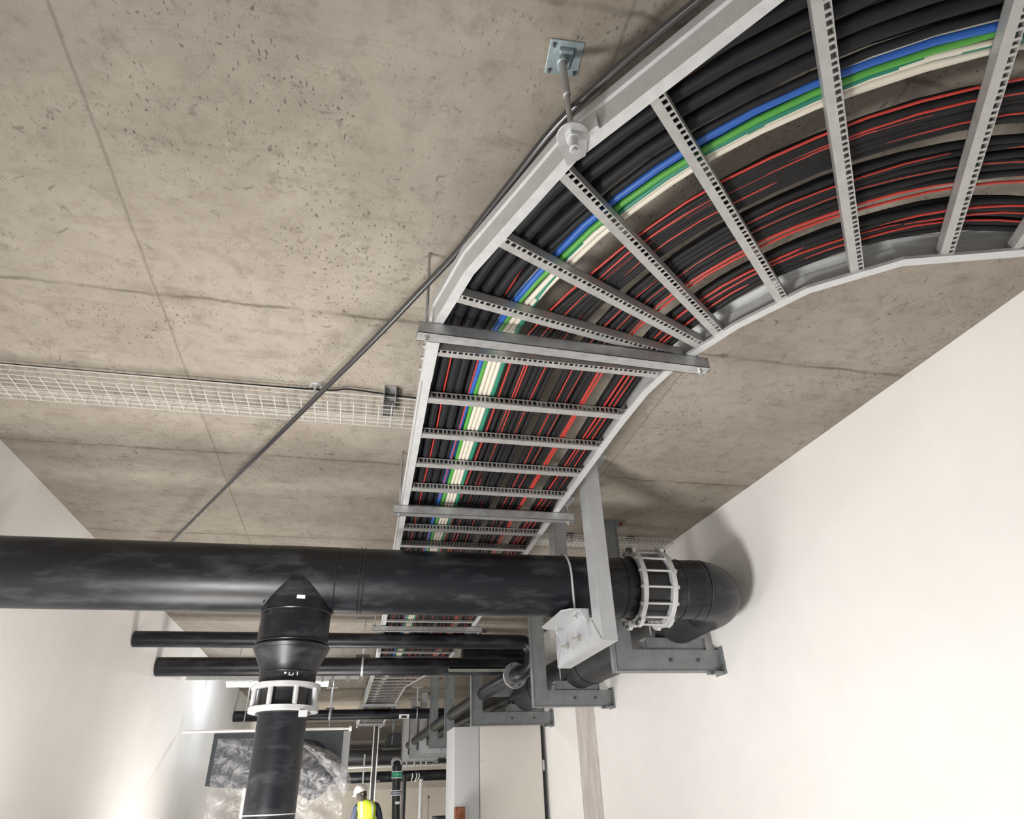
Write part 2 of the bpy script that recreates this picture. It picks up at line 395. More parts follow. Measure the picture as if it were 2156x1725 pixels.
for i in range(7):
    u = .374 + i * .028; cable(u, .0105, .022, M_cthin, ORD[i] + ' cable from the left in the upper layer of the middle band', 'power_cable', 'upper black cables in the middle band', bend=.092 * (1 - i / 8))
for i in range(6):
    u = .618 + i * .0245; cable(u, .011, 0, M_cthin, ORD[i] + ' black cable from the left between the two open gaps', 'power_cable', 'black cables between the gaps', bend=.01)
for i in range(5):
    u = .632 + i * .026; cable(u, .011, .022, M_cthin, ORD[i] + ' cable from the left in the upper layer between the gaps', 'power_cable', 'upper black cables between the gaps', bend=.01)
for i in range(5):
    u = .862 + i * .0265; cable(u, .0115, 0, M_cthin, ORD[4 - i] + ' black cable counted from the inner rail of the ladder', 'power_cable', 'black cables by the inner rail')
for i in range(5):
    u = .874 + i * .0255; cable(u, .011, .023, M_cthin, ORD[4 - i] + ' upper layer cable counted from the inner rail', 'power_cable', 'upper black cables by the inner rail')
reds = [(.352, .0055, .082, 'thin red cable at the left edge of the middle black band'), (.413, .0055, .06, 'left one of two red cables within the middle black band'),
        (.432, .005, .055, 'right one of two red cables within the middle black band'), (.507, .004, .03, 'very thin red cable near the right side of the middle band'),
        (.640, .004, .01, 'thin red cable left in the band between the gaps'), (.690, .0045, .01, 'thin red cable halfway in the band between the gaps'),
        (.757, .0075, .005, 'bold red cable at the left edge of the second gap'), (.772, .006, .012, 'red cable running along the bold red one'),
        (.880, .006, 0, 'red cable nearest the second gap in the inner rail bundle'), (.905, .005, 0, 'middle red cable in the inner rail bundle'), (.935, .005, 0, 'red cable closest to the inner rail')]
for u, r, bd, lb in reds: cable(u, r * .72, 0, M_cred, lb, 'red_cable', None, bend=bd)

# the black conduit that leaves the rail and crosses the ceiling
pts = [(1.9, .02, 1.53), (1.15, .19, 1.53), (.90, .345, 1.53), (.73, .50, 1.53), (.64, .61, 1.53), (.51, .80, 1.53), (.405, .98, 1.53), (.33, 1.17, 1.53), (.265, 1.34, 1.53), (.205, 1.50, 1.53), (.09, 1.74, 1.53), (-.05, 2.03, 1.53), (-.43, 2.78, 1.53), (-1.2, 4.30, 1.53), (-1.99, 5.86, 1.53)]
def smooth_path(p, n=6):
    P = [Vector(q) for q in p]; out = []
    for i in range(len(P) - 1):
        a, b, c, d = P[max(0, i - 1)], P[i], P[i + 1], P[min(len(P) - 1, i + 2)]
        for k in range(n):
            t = k / n; out.append(.5 * ((2 * b) + (c - a) * t + (2 * a - 5 * b + 4 * c - d) * t * t + (3 * b - a - 3 * c + d) * t ** 3))
    out.append(P[-1]); return out
M_cond = mat('black_conduit', (.03, .03, .032), .22, spec=.8)
single('conduit', MB().tube(smooth_path(pts, 4), .0115, 14), M_cond, 'slim shiny black conduit running along the outer rail then straight across the ceiling', 'conduit', smooth=True)

# ------------------------------------------------------------------ struts under the ladder and their rods
def rod_mb(x, y, z0, z1, r=.006):
    """threaded rod with a fine thread relief"""
    n = max(2, int((z1 - z0) / .006)); n = min(n, 90)
    return MB().tube([(x, y, z0 + (z1 - z0) * i / n) for i in range(n + 1)], [r * (1.0 if i % 2 else .86) for i in range(n + 1)], 10)
def strut(x0, x1, y0, y1, label):
    t = thing('support_channel', label, 'support', (x0, y0, H), 'support channels under the cable ladder')
    d = Vector((x1 - x0, y1 - y0, 0)); L_ = d.length; d.normalize()
    X = Matrix(((d.x, -d.y, 0, x0), (d.y, d.x, 0, y0), (0, 0, 1, H), (0, 0, 0, 1)))
    h = .048; q = .025; tt = .003
    mb = MB().box(0, L_, -q, q, -h, -h + tt, X).box(0, L_, -q, -q + tt, -h, -.002, X).box(0, L_, q - tt, q, -h, -.002, X)
    mb.box(0, L_, -q, -q + .009, -.005, -.002, X).box(0, L_, q - .009, q, -.005, -.002, X)
    mb.build('channel', M_galv, t)
    for s, nm in ((.030, 0), (L_ - .030, 1)):
        p = X @ Vector((s, 0, 0)); p.z = 0
        rod_mb(p.x, p.y, H - h - .018, CE).build('threaded_rod', M_galv, t, smooth=True)
        for zz in (H - h - .006, H + .004): MB().hexnut((p.x, p.y, zz), 'z', .010, .009).build('nut', M_bolt, t)
strut(.106, 1.212, 1.735, 1.765, 'galvanised support channel under the ladder where the bend begins')
strut(.125, 1.17, 3.355, 3.345, 'galvanised support channel under the ladder, just above the big black pipe')
strut(.10, 1.15, 6.28, 6.28, 'galvanised support channel seen between the big pipe and the second black pipe')
for y, l in ((12.1, 'support channel at the narrow part of the ladder above the far pipe'), (15.4, 'last support channel of the ladder beyond the far pipe')):
    strut(xo(y) - .02, xi(y) + .02, y, y, l)
# ceiling suspension with base plate at the bend
hg = thing('ladder_hanger', 'galvanised rod with square ceiling plate and rounded clamp at the bend of the ladder', 'hanger', (.412, .918, H))
RX, RY = .412, .918
pl = MB(); R45 = Matrix.Translation((RX + .01, RY + .005, CE)) @ Matrix.Rotation(math.radians(-4), 4, 'Z')
pl.prism([(-.048, -.048), (.048, -.048), (.048, .048), (-.048, .048)], 'z', -.005, 0, R45)
pl.prism([(-.020, -.030), (.020, -.030), (.014, .030), (-.014, .030)], 'z', -.022, -.005, R45)
pl.cyl((RX, RY, CE - .042), (RX, RY, CE - .016), .015, 16)
po = pl.build('ceiling_plate', mat('blue_zinc', (.36, .44, .47), .4, .5, var=.1, scale=30), hg, bevel=.002)
for a, b in ((-.036, -.036), (.036, .036), (-.036, .036)):
    q = R45 @ Vector((a, b, -.009)); MB().cyl((q.x, q.y, q.z - .006), (q.x, q.y, CE - .004), .005, 8).build('fixing_screw', M_dark, po, smooth=True)
MB().cyl((RX, RY, 1.56), (RX, RY, CE - .03), .0105, 16).build('coupling_sleeve', M_galv, hg, smooth=True)
rod_mb(RX, RY, 1.33, 1.60, .0075).build('threaded_rod', M_galv, hg, smooth=True)
arc = [(RX + .040 * math.cos(a), RY + .040 * math.sin(a)) for a in [math.radians(150 + i * 15) for i in range(13)]]
MB().prism(arc + [(.462, .965), (.425, 1.005)], 'z', H - .012, H - .006).build('clamp_plate', M_galv, hg, bevel=.001)
MB().prism([(x, y) for x, y in ((.437, .920), (.465, .880), (.474, .888), (.447, .928))], 'z', H - .006, H + .055).build('clamp_jaw', M_galvb, hg)
MB().cyl((RX, RY, H - .060), (RX, RY, H - .018), .0125, 18).hexnut((RX, RY, H - .018), 'z', .019, .012).build('barrel_nut', M_galvb, hg, smooth=True)

# ------------------------------------------------------------------ wire basket trays
def basket(x0, x1, y0, y1, zb, label, name='wire_basket_tray', hgt=.05, gap=.062):
    t = thing(name, label, 'cable tray', (x0, y0, zb)); mb = MB(); n = int((x1 - x0) / gap); r = .0023
    for i in range(n + 1):
        x = x0 + (x1 - x0) * i / n
        mb.tube([(x, y0, zb + hgt), (x, y0, zb), (x, y1, zb), (x, y1, zb + hgt)], r, 5)
    m_ = 6
    for j in range(m_ + 1):
        y = y0 + (y1 - y0) * j / m_; mb.tube([(x0, y, zb), (x1, y, zb)], r * .8, 5)
    for y in (y0, y1):
        mb.tube([(x0, y, zb + hgt), (x1, y, zb + hgt)], r * 1.3, 5); mb.tube([(x0, y, zb + hgt / 2), (x1, y, zb + hgt / 2)], r * .8, 5)
    mb.build('wire_mesh', M_mesh, t); return t
t = basket(-1.99, .62, 2.72, 2.93, 1.665, 'silver wire basket tray fixed under the ceiling left of the cable ladder')
t2 = basket(1.30, 2.44, 4.56, 4.72, 1.70, 'narrow wire basket tray under the ceiling right of the ladder, behind the big pipe', hgt=.035, gap=.035)
single('tray_cable', MB().tube(smooth_path([(-1.95, 2.728, 1.724), (-1.0, 2.73, 1.724), (-.30, 2.722, 1.726), (-.15, 2.70, 1.73), (.1, 2.72, 1.728), (.6, 2.735, 1.724)], 6), .0045, 8), M_cblack,
       'thin black cable lying along the edge of the left wire basket tray', 'cable', smooth=True)
def stud(x, y, zb, label, r=.006, nut=.02, grp=None):
    t = thing('ceiling_stud', label, 'ceiling stud', (x, y, CE), grp)
    MB().cyl((x, y, zb), (x, y, CE - .004), r, 12).build('stud', M_galvb, t, smooth=True)
    MB().hexnut((x, y, CE - .012), 'z', nut, .016).build('nut', M_bolt, t)
    MB().cyl((x, y, CE - .005), (x, y, CE), nut * 1.5, 20).build('washer', M_galvb, t, smooth=True)
stud(-.315, 2.72, 1.672, 'short ceiling stud with nut holding the left wire basket tray')
def ceil_clip(x, y, w_, d_, zb, label):
    t = thing('tray_bracket', label, 'bracket', (x, y, CE))
    MB().prism([(x - w_ / 2, zb), (x - w_ / 2 + .004, zb), (x - w_ / 2 + .004, CE - .008), (x + w_ / 2 - .004, CE - .008), (x + w_ / 2 - .004, zb), (x + w_ / 2, zb), (x + w_ / 2, CE), (x - w_ / 2, CE)], 'y', y, y + d_).build('channel', M_galv, t)
    for k in range(3): MB().box(x - w_ / 2 + .004, x + w_ / 2 - .004, y + .05 + k * .055, y + .085 + k * .055, zb + .006, zb + .010).build('tray_clip', M_dark, t)
ceil_clip(.045, 2.66, .060, .22, 1.68, 'grey bracket holding the left wire basket tray close to the ladder')
for x, l in ((1.56, 'dark bolt stub in the ceiling beside the ladder'), (2.08, 'dark bolt stub in the ceiling near the right wall')):
    t = thing('bolt_stub', l, 'ceiling stud', (x, 4.59, CE))
    MB().cyl((x, 4.59, 1.69), (x, 4.59, CE - .02), .022, 16).build('sleeve', M_bolt, t, smooth=True)
    MB().hexnut((x, 4.59, CE - .012), 'z', .034, .022).build('nut', M_dark, t)

# ------------------------------------------------------------------ big black pipeline
PY, PZ, PR = 3.63, 1.054, .178
PXc = -.342
pipe = thing('black_pipeline', 'huge black plastic pipeline crossing under the cable ladder and turning along the right wall', 'pipe', (.9, PY, PZ))
MB().cyl((-.156, PY, PZ), (1.66, PY, PZ), PR, 72).build('straight_pipe', M_pipe, pipe, smooth=True)
MB().cyl((-1.99, PY, PZ), (-.50, PY, PZ), PR, 64).build('straight_pipe', M_pipe, pipe, smooth=True)
tee = MB(); tee.cyl((-.52, PY, PZ), (-.155, PY, PZ), PR + .002, 72)
tee.tube([(PXc, PY, PZ), (PXc, PY, .90), (PXc, PY, .86)], [PR + .002, PR + .002, PR + .002], 64)
tee.build('tee_fitting', M_pipe, pipe, smooth=True)
dn = MB(); dn.tube([(PXc, PY, .86), (PXc, PY, .70)], PR, 64, cap=True); dn.build('branch_pipe', M_pipe, pipe, smooth=True)
rd = MB(); rd.tube([(PXc, PY, .705), (PXc, PY, .69), (PXc, PY, .672), (PXc, PY, .60), (PXc, PY, .565), (PXc, PY, .53), (PXc, PY, .515), (PXc, PY, .505)], [.180, .192, .184, .150, .138, .138, .143, .125], 64)
rd.build('reducer', M_pipe, pipe, smooth=True)
MB().cyl((PXc, PY, -Z0), (PXc, PY, .52), .117, 56).build('downpipe', M_pipe, pipe, smooth=True)
MB().ring((PXc, PY, -.045), (PXc, PY, -.040), .116, .1195, 48).build('seam_line', M_galvb, pipe)
def bead(c, ax, r, k=.0045, seg=64):
    c = Vector(c); u, v = (Vector((0, 1, 0)), Vector((0, 0, 1))) if ax == 'x' else (Vector((1, 0, 0)), Vector((0, 1, 0)))
    vs = []
    for i in range(seg):
        a = 2 * math.pi * i / seg; d = u * math.cos(a) + v * math.sin(a); ax_ = u.cross(v)
        for j in range(6):
            q = 2 * math.pi * j / 6; vs.append(c + d * (r + k * math.cos(q)) + ax_ * k * math.sin(q))
    fs = [(i * 6 + j, i * 6 + (j + 1) % 6, ((i + 1) % seg) * 6 + (j + 1) % 6, ((i + 1) % seg) * 6 + j) for i in range(seg) for j in range(6)]
    MB().add(vs, fs).build('weld_bead', M_bead, pipe, smooth=True)
for x in (-.156, -.030, -.008, 1.52, 1.90, 2.06): bead((x, PY, PZ), 'x', PR)
bead((PXc, PY, .862), 'z', PR); bead((PXc, PY, .708), 'z', PR + .004); bead((PXc, PY, .690), 'z', .190, .004); bead((PXc, PY, .672), 'z', .183, .003); bead((PXc, PY, .565), 'z', .139, .004)
bead((PXc - .0, PY, .515), 'z', .141, .004)
EX = 2.25; RB = .26
el = MB(); pts = [(1.70, PY, PZ), (1.90, PY, PZ), (2.0, PY, PZ)]; rr = [PR, PR, PR + .002]
for i in range(0, 13):
    a = math.radians(7.5 * i); pts.append((EX - RB + RB * math.sin(a) + .0, PY + RB - RB * math.cos(a), PZ)); rr.append(PR + .004)
pts.append((EX, PY + RB + .05, PZ)); rr.append(PR + .004)
el.tube(pts, rr, 64); el.build('elbow', M_pipe, pipe, smooth=True)
ypts = [(EX, PY + RB + .05, PZ), (EX - .02, PY + .6, PZ - .01)] + [(W(y) - .30, y, PZ - .045) for y in (4.9, 6.2, 8, 10, 12, 14, 16, 19.9)]
MB().tube(smooth_path(ypts, 3), PR, 48).build('side_run_pipe', M_pipe2, pipe, smooth=True, label='run of the pipe along the right wall')
for y in (5.0, 5.9, 7.4, 9.0, 11.0): MB().ring((W(y) - .30, y, PZ - .045), (W(y) - .30 - .0006, y + .012, PZ - .045), PR - .01, PR + .006, 48).build('weld_bead', M_bead, pipe, smooth=True)
st = MB(); 
def sticker(mb, ang, x0, x1, z_, w_, c, r, axis='z'):
    pass
# little white stickers and scuffs sit on the curved skin of the tee and the reducer
def skin_patch(c, axis, r, a0, a1, t0, t1, n=6):
    mb = MB(); vs = []
    for i in range(n + 1):
        a = math.radians(a0 + (a1 - a0) * i / n)
        for t_ in (t0, t1):
            if axis == 'z': vs.append((c[0] + r * math.cos(a), c[1] + r * math.sin(a), t_))
            else: vs.append((t_, c[1] + r * math.cos(a), c[2] + r * math.sin(a)))
    fs = [(2 * i, 2 * i + 2, 2 * i + 3, 2 * i + 1) for i in range(n)]
    mb.add(vs, fs); return mb
skin_patch((PXc, PY, 0), 'z', PR + .004, -88, -75, .902, .921).build('label_sticker', M_white, pipe, label='blank white sticker')
for a0, a1, t0, t1 in ((-93, -89, .545, .553), (-84, -82.5, .538, .552), (-84, -75, .538, .541), (-76.5, -75, .538, .550), (-68, -66.5, .538, .556)):
    skin_patch((PXc, PY, 0), 'z', .1400, a0, a1, t0, t1, 2).build('paint_mark', M_white, pipe, label='white marker stroke')
# gusset moulded on the tee
for s_ in (-1, 1):
    MB().tube([(PXc, PY - PR - .001, PZ + .045), (PXc + s_ * .085, PY - PR * .93, PZ - .03), (PXc + s_ * .165, PY - .10, PZ - .155)], .004, 6).build('moulded_rib', M_pipe, pipe, smooth=True)

def coupling(parent, p0, axis, rp, ro, gap, nrod, lugs=True, tw=.022, name='coupling', rod=.0072, nutsz=1):
    """two flange rings joined by tie rods round a sleeve; axis 'x' or 'z'"""
    p0 = Vector(p0); ax = Vector((1, 0, 0)) if axis == 'x' else Vector((0, 0, 1))
    u, v = (Vector((0, 1, 0)), Vector((0, 0, 1))) if axis == 'x' else (Vector((1, 0, 0)), Vector((0, 1, 0)))
    c = MB().cyl(p0 - ax * .02, p0 + ax * (gap + .02), rp + .014, 48).build(name, M_bead, parent, smooth=True)
    for k in (0, 1):
        a = p0 + ax * gap * k
        MB().ring(a - ax * tw / 2, a + ax * tw / 2, rp + .010, ro, 56).build('clamp_ring', M_galvb, c, bevel=.002)
    ex = .030 * nutsz
    for i in range(nrod):
        q = 2 * math.pi * (i + .5) / nrod; d = u * math.cos(q) + v * math.sin(q); rr_ = (rp + ro) / 2 + .012
        MB().cyl(p0 + d * rr_ - ax * ex, p0 + d * rr_ + ax * (gap + ex), rod, 12).build('tie_rod', M_galvb, c, smooth=True)
        if nutsz:
            for w_ in (-.021, gap + .021): MB().hexnut(p0 + d * rr_ + ax * w_, ax, .0135, .012).build('nut', M_bolt, c)
    if lugs:
        for q in (112, 250, 40, 300):
            q = math.radians(q); d = u * math.cos(q) + v * math.sin(q); tt = u * -math.sin(q) + v * math.cos(q)
            for k in (0, 1):
                a = p0 + ax * gap * k
                poly = [a + d * (ro - .02) - tt * .055, a + d * (ro + .016) - tt * .040, a + d * (ro + .022) , a + d * (ro + .016) + tt * .040, a + d * (ro - .02) + tt * .055]
                vs = [x_ - ax * .012 for x_ in poly] + [x_ + ax * .010 for x_ in poly]
                mb = MB().add(vs, [(0, 1, 2, 3, 4), (9, 8, 7, 6, 5)] + [(i, (i + 1) % 5, 5 + (i + 1) % 5, 5 + i) for i in range(5)])
                mb.build('lug', M_galvb, c)
                for s_ in (-1, 1): MB().hexnut(a + d * (ro - .002) + tt * .022 * s_ + ax * (-.019 if k == 0 else .019), ax, .014, .014).build('lug_bolt', M_dark, c)
    return c
coupling(pipe, (1.605, PY, PZ), 'x', PR, .230, .185, 14, tw=.030)
coupling(pipe, (PXc, PY, .395), 'z', .117, .168, .105, 8, lugs=False, tw=.024, rod=.0125, nutsz=0)
MB().box(PXc + .085, PXc + .125, PY - .15, PY - .12, .352, .380).build('clamp_lug', M_galvb, pipe)

# ------------------------------------------------------------------ U-shaped support of the big pipe (channel section, web to the left)
X0 = 1.225; ZB = .664; y1, y2 = 3.215, 4.045; CWd = .125; FL = .085; th = .007
fr = thing('pipe_support_frame', 'bright grey U-shaped channel frame hanging from the ceiling round the big black pipe', 'support frame', (X0, y1, ZB))
def chan_post(mb, x, ya, yb, z0, z1, mitre_front=True):
    mb.box(x, x + th, ya, yb, z0, z1); mb.box(x + th, x + FL, ya, ya + th, z0, z1); mb.box(x + th, x + FL, yb - th, yb, z0, z1)
p_ = MB(); chan_post(p_, X0, y1, y1 + CWd, ZB, CE); p_.build('post', M_framel, fr, bevel=.0015)
p_ = MB(); chan_post(p_, X0, y2 - CWd, y2, ZB, CE); p_.build('post', M_framel, fr, bevel=.0015)
a_ = MB().box(X0 - .0015, X0 + th, y1 + .002, y2 - .002, ZB, ZB + CWd).box(X0, X0 + FL, y1, y2, ZB - th, ZB).box(X0 + th, X0 + FL, y1 + CWd, y2 - CWd, ZB + CWd - th, ZB + CWd)
a_.build('crossbar', M_framel, fr, bevel=.0015)
MB().tube([(X0 - .002, y1 + .003, ZB + .003), (X0 - .002, y1 + CWd, ZB + CWd)], .0025, 6).build('weld_seam', M_frame, fr, smooth=True); MB().tube([(X0 - .002, y2 - .003, ZB + .003), (X0 - .002, y2 - CWd, ZB + CWd)], .0025, 6).build('weld_seam', M_frame, fr, smooth=True)
for y in (y1 + .03, y2 - CWd - .03): MB().box(X0 - .05, X0 + .16, y - .06 + .03, y + .1 + .03, CE - .01, CE).build('base_plate', M_framel, fr)
# saddle bracket: top plate, back plate and two cheeks
SX0, SX1 = X0 - .150, X0 - .002; SY0, SY1 = PY - .255, PY + .245; SZ = .860
sb = MB(); ch = .045
sb.prism([(SX0, SY0 + ch), (SX0 + ch, SY0), (SX1, SY0), (SX1, SY1), (SX0 + ch, SY1), (SX0, SY1 - ch)], 'z', SZ - .007, SZ)
sb.box(SX1 - .007, SX1, SY0, SY1, SZ - .155, SZ - .007)
for y in (SY0, SY1 - .007):
    sb.prism([(SX1 - .007, SZ - .007), (SX1 - .055, SZ - .007), (SX1 - .022, SZ - .060), (SX1 - .018, SZ - .150), (SX1 - .007, SZ - .150)], 'y', y, y + .007)
so = sb.build('saddle_bracket', M_framel, fr, bevel=.001)
for y in (PY - .10, PY + .12):
    bb = MB(); bb.cyl((SX1 - .060, y, ZB + .070), (SX1 - .006, y, ZB + .070), .006, 10); bb.hexnut((SX1 - .012, y, ZB + .070), 'x', .016, .012); bb.hexnut((SX1 - .024, y, ZB + .070), 'x', .014, .010); bb.build('bolt', M_bolt, so)
def ubolt(parent, c, r, ax, zb, rw=.006, off=0):
    """half ring over the pipe with two straight legs; ax is the pipe's direction"""
    c = Vector(c); pts = []; u = Vector((0, 1, 0)) if ax == 'x' else Vector((1, 0, 0))
    pts.append(c - u * r + Vector((0, 0, zb - c.z)))
    for i in range(0, 25):
        a = math.pi * i / 24; pts.append(c - u * r * math.cos(a) + Vector((0, 0, r * math.sin(a))))
    pts.append(c + u * r + Vector((0, 0, zb - c.z)))
    o = MB().tube(pts, rw, 10, ref=(1, 0, 0) if ax == 'x' else (0, 1, 0)).build('u_bolt', M_galvb, parent, smooth=True)
    for s_ in (-1, 1):
        q = c + u * r * s_; MB().hexnut((q.x, q.y, zb + .018), 'z', .013, .010).build('nut', M_bolt, o)
    return o
ubolt(fr, (1.165, PY, PZ), PR + .008, 'x', SZ - .045, .0065)

# ------------------------------------------------------------------ L-shaped frames along the right wall
def lframe(x0, y, x1, zb, label, wd=.135, dp=.075, m=None, base=True, saddle=None, arm_drop=0, ztop=CE, saddle_h=.085, bolts=True):
    m = m or M_frame
    t = thing('pipe_hanging_frame', label, 'support frame', (x0, y, zb), 'L-shaped frames along the right wall'); tt = .007
    p = MB(); p.box(x0, x0 + wd, y, y + tt, zb, ztop); p.box(x0, x0 + tt, y - .012, y + dp, zb, ztop); p.box(x0 + wd - tt, x0 + wd, y - .006, y + dp, zb + wd, ztop)
    p.build('post', m, t, bevel=.001)
    a = MB(); a.box(x0 + wd, x1, y, y + tt, zb, zb + wd); a.box(x0, x1, y - .012, y + dp, zb - tt, zb); a.box(x0 + wd - .004, x1, y - .006, y + dp, zb + wd - tt, zb + wd)
    a.build('arm', m, t, bevel=.001)
    if bolts:
        for k in (.42, .74): MB().hexnut((x0 + wd + (x1 - x0 - wd) * k, y - .005, zb + wd * .5), 'y', .013, .012).build('bolt', M_dark, t)
    if base:
        b = MB().box(x0 - .06, x0 + wd + .06, y - .03, y + dp + .03, ztop - .012, ztop); bo = b.build('base_plate', M_frame, t)
        MB().hexnut((x0 + wd + .04, y, ztop - .022), 'z', .016, .022).build('anchor_bolt', M_rust, bo)
    e = MB().box(x1, x1 + .008, y - .04, y + dp + .02, zb - .03, zb + wd + .015); e.box(x1 - .11, x1, y - .03, y + .02, zb - .028, zb - .010)
    eo = e.build('end_plate', m, t)
    MB().hexnut((x1 - .015, y - .036, zb + .012), 'y', .014, .016).build('anchor_bolt', M_dark, eo); MB().hexnut((x1 - .095, y - .036, zb - .020), 'y', .012, .014).build('anchor_bolt', M_dark, eo)
    if saddle:
        a0, a1 = saddle; c = .035; z1 = zb + wd + saddle_h
        s = MB(); s.prism([(a0, zb + wd), (a0, z1 - c), (a0 + c, z1), (a1, z1), (a1, zb + wd)], 'y', y + .020, y + .026)
        s.box(a0 + c * .5, a1, y + .026, y + .15, z1 - .006, z1); s.box(a0, a0 + .006, y - .0, y + .10, zb + wd, z1 - c)
        s.box(a1 - .006, a1, y, y + .10, zb + wd, z1)
        s.build('saddle_bracket', m, t, bevel=.001)
    return t
F2 = lframe(1.699, 4.27, 2.485, .681, 'grey L-shaped steel frame nearest the camera on the right wall under the pipe elbow', saddle=(1.93, 2.40))
ubolt(F2, (W(4.33) - .295, 4.33, PZ - .02), PR + .006, 'y', .76)
F3 = lframe(1.621, 6.20, 2.392, .681, 'grey L-shaped wall frame above the bare concrete strip', saddle=(1.83, 2.28))
ubolt(F3, (W(6.27) - .30, 6.27, PZ - .045), PR + .006, 'y', .80)
F4 = lframe(1.335, 8.00, 2.305, .686, 'grey L-shaped wall frame standing just above the pale cabinet', saddle=(1.77, 2.22))
ubolt(F4, (W(8.07) - .30, 8.07, PZ - .045), PR + .006, 'y', .80)
MB().box(1.475, 2.29, 8.0, 8.04, .99, 1.09).build('upper_crossbar', M_frame, F4)
lframe(1.285, 10.0, W(10) - .008, .668, 'grey L-shaped wall frame whose post stands just left of the pale cabinet top', saddle=(1.60, 2.0))
lframe(1.243, 11.60, W(11.6) - .008, .681, 'grey L-shaped wall frame, the fifth one away from the camera', saddle=(1.55, 1.95))
lframe(1.242, 13.36, W(13.36) - .008, .681, 'light L-shaped wall frame right behind the far crossing pipe', m=M_framel, base=True)
lframe(1.154, 14.40, W(14.4) - .008, .675, 'light L-shaped wall frame, second last from the camera', m=M_framel)
lframe(1.118, 16.05, W(16.05) - .008, .681, 'light L-shaped wall frame furthest from the camera', m=M_framel)

# ------------------------------------------------------------------ middle pipes crossing the room
def xpipe(name, label, x0, x1, y, z, r, m=M_pipe):
    t = thing(name, label, 'pipe', (x0, y, z)); MB().cyl((x0, y, z), (x1, y, z), r, 40).build('straight_pipe', m, t, smooth=True); return t
p2 = thing('crossing_pipe', 'upper of the two middle black pipes, bending down to a flanged run along the wall', 'pipe', (0, 6.55, 1.32))
pts = [(-1.99, 6.55, 1.32), (1.60, 6.55, 1.32)] + [(1.60 + .12 * math.sin(math.radians(a)), 6.55, 1.32 - .12 + .12 * math.cos(math.radians(a))) for a in (15, 30, 45, 60, 75, 90)]
pts += [(1.715, 6.55, 1.17)] + [(1.715 - .12 * (1 - math.cos(math.radians(a))), 6.55 + .14 * (1 - math.cos(math.radians(a))), 1.155 - .12 * math.sin(math.radians(a))) for a in (20, 40, 60, 75, 90)]
pts += [(1.585, 6.84, 1.035), (1.50, 7.6, 1.02), (1.40, 9.5, 1.0), (1.30, 12, .98), (1.22, 15.5, .97)]
MB().tube(pts, [.07] * len(pts), 32).build('bent_pipe', M_pipe, p2, smooth=True)
MB().ring((1.590, 6.77, 1.035), (1.586, 6.80, 1.035), .070, .125, 40).build('flange', M_galv, p2, smooth=False)
for i in range(8):
    a = math.radians(22 + 45 * i); MB().hexnut((1.588 + .1 * math.cos(a), 6.765, 1.035 + .1 * math.sin(a)), 'y', .010, .012).build('flange_bolt', M_dark, p2)
MB().cyl((1.583, 6.80, 1.035), (1.57, 6.95, 1.033), .079, 32).build('collar', M_pipe2, p2, smooth=True)
p3 = xpipe('crossing_pipe', 'lower and thicker of the two middle black pipes below the cable ladder', -1.99, 2.02, 7.47, 1.236, .092)
single('cross_stub', MB().cyl((1.22, 7.95, 1.462), (2.05, 7.95, 1.462), .095, 32), M_pipe, 'short black pipe in the gap behind the two middle pipes next to the wall', 'pipe', smooth=True)
p5 = thing('branch_pipe', 'thin grey pipe running along the wall below the flanged one', 'pipe', (1.75, 7, .9))
MB().tube([(1.97, 7.47, 1.20), (1.96, 7.49, 1.05), (1.90, 7.7, .99), (1.72, 9.0, .96), (1.55, 11.0, .95), (1.4, 14.5, .94)], .055, 24).build('straight_pipe', M_pipe2, p5, smooth=True)
p4 = xpipe('crossing_pipe', 'far black pipe crossing below the ladder in front of the light wall frames', -1.99, 3.07, 12.7, 1.30, .085)
skin_patch((0, 12.7, 1.30), 'x', .0865, 190, 250, .80, .98, 6).build('label_sticker', M_white, p4, label='white sticker with black scribble')
skin_patch((0, 12.7, 1.30), 'x', .0875, 205, 235, .84, .94, 4).build('sticker_mark', M_black, p4)
single('crossing_bar', MB().box(.95, 1.72, 7.15, 7.19, 1.16, 1.175).box(.95, 1.72, 7.15, 7.155, 1.13, 1.175), M_rung, 'pale grey angle bar in the gap between the two middle pipes', 'bar')
def hanger(x, y, z, r, label, grp='pipe hangers'):
    t = thing('pipe_hanger', label, 'hanger', (x, y, z), grp)
    MB().box(x - .10, x + .10, y - .02, y + .02, CE - .022, CE).build('ceiling_bracket', M_galv, t)
    MB().box(x - .012, x + .012, y - .012, y + .012, z + r + .03, CE - .02).build('rod', M_galvb, t)
    MB().box(x - .075, x + .075, y - .02, y + .02, z + r + .006, z + r + .030).build('saddle', M_dark, t)
    MB().ring((x - .010, y, z), (x + .010, y, z), r + .001, r + .006, 32).build('strap', M_galvb, t)
hanger(.05, 7.47, 1.236, .092, 'galvanised strap hanger on the left end of the thicker middle pipe')
hanger(-.41, 12.7, 1.30, .085, 'galvanised strap hanger on the left part of the far crossing pipe')
hanger(1.12, 12.7, 1.30, .085, 'galvanised strap hanger on the far crossing pipe near the wall frames')

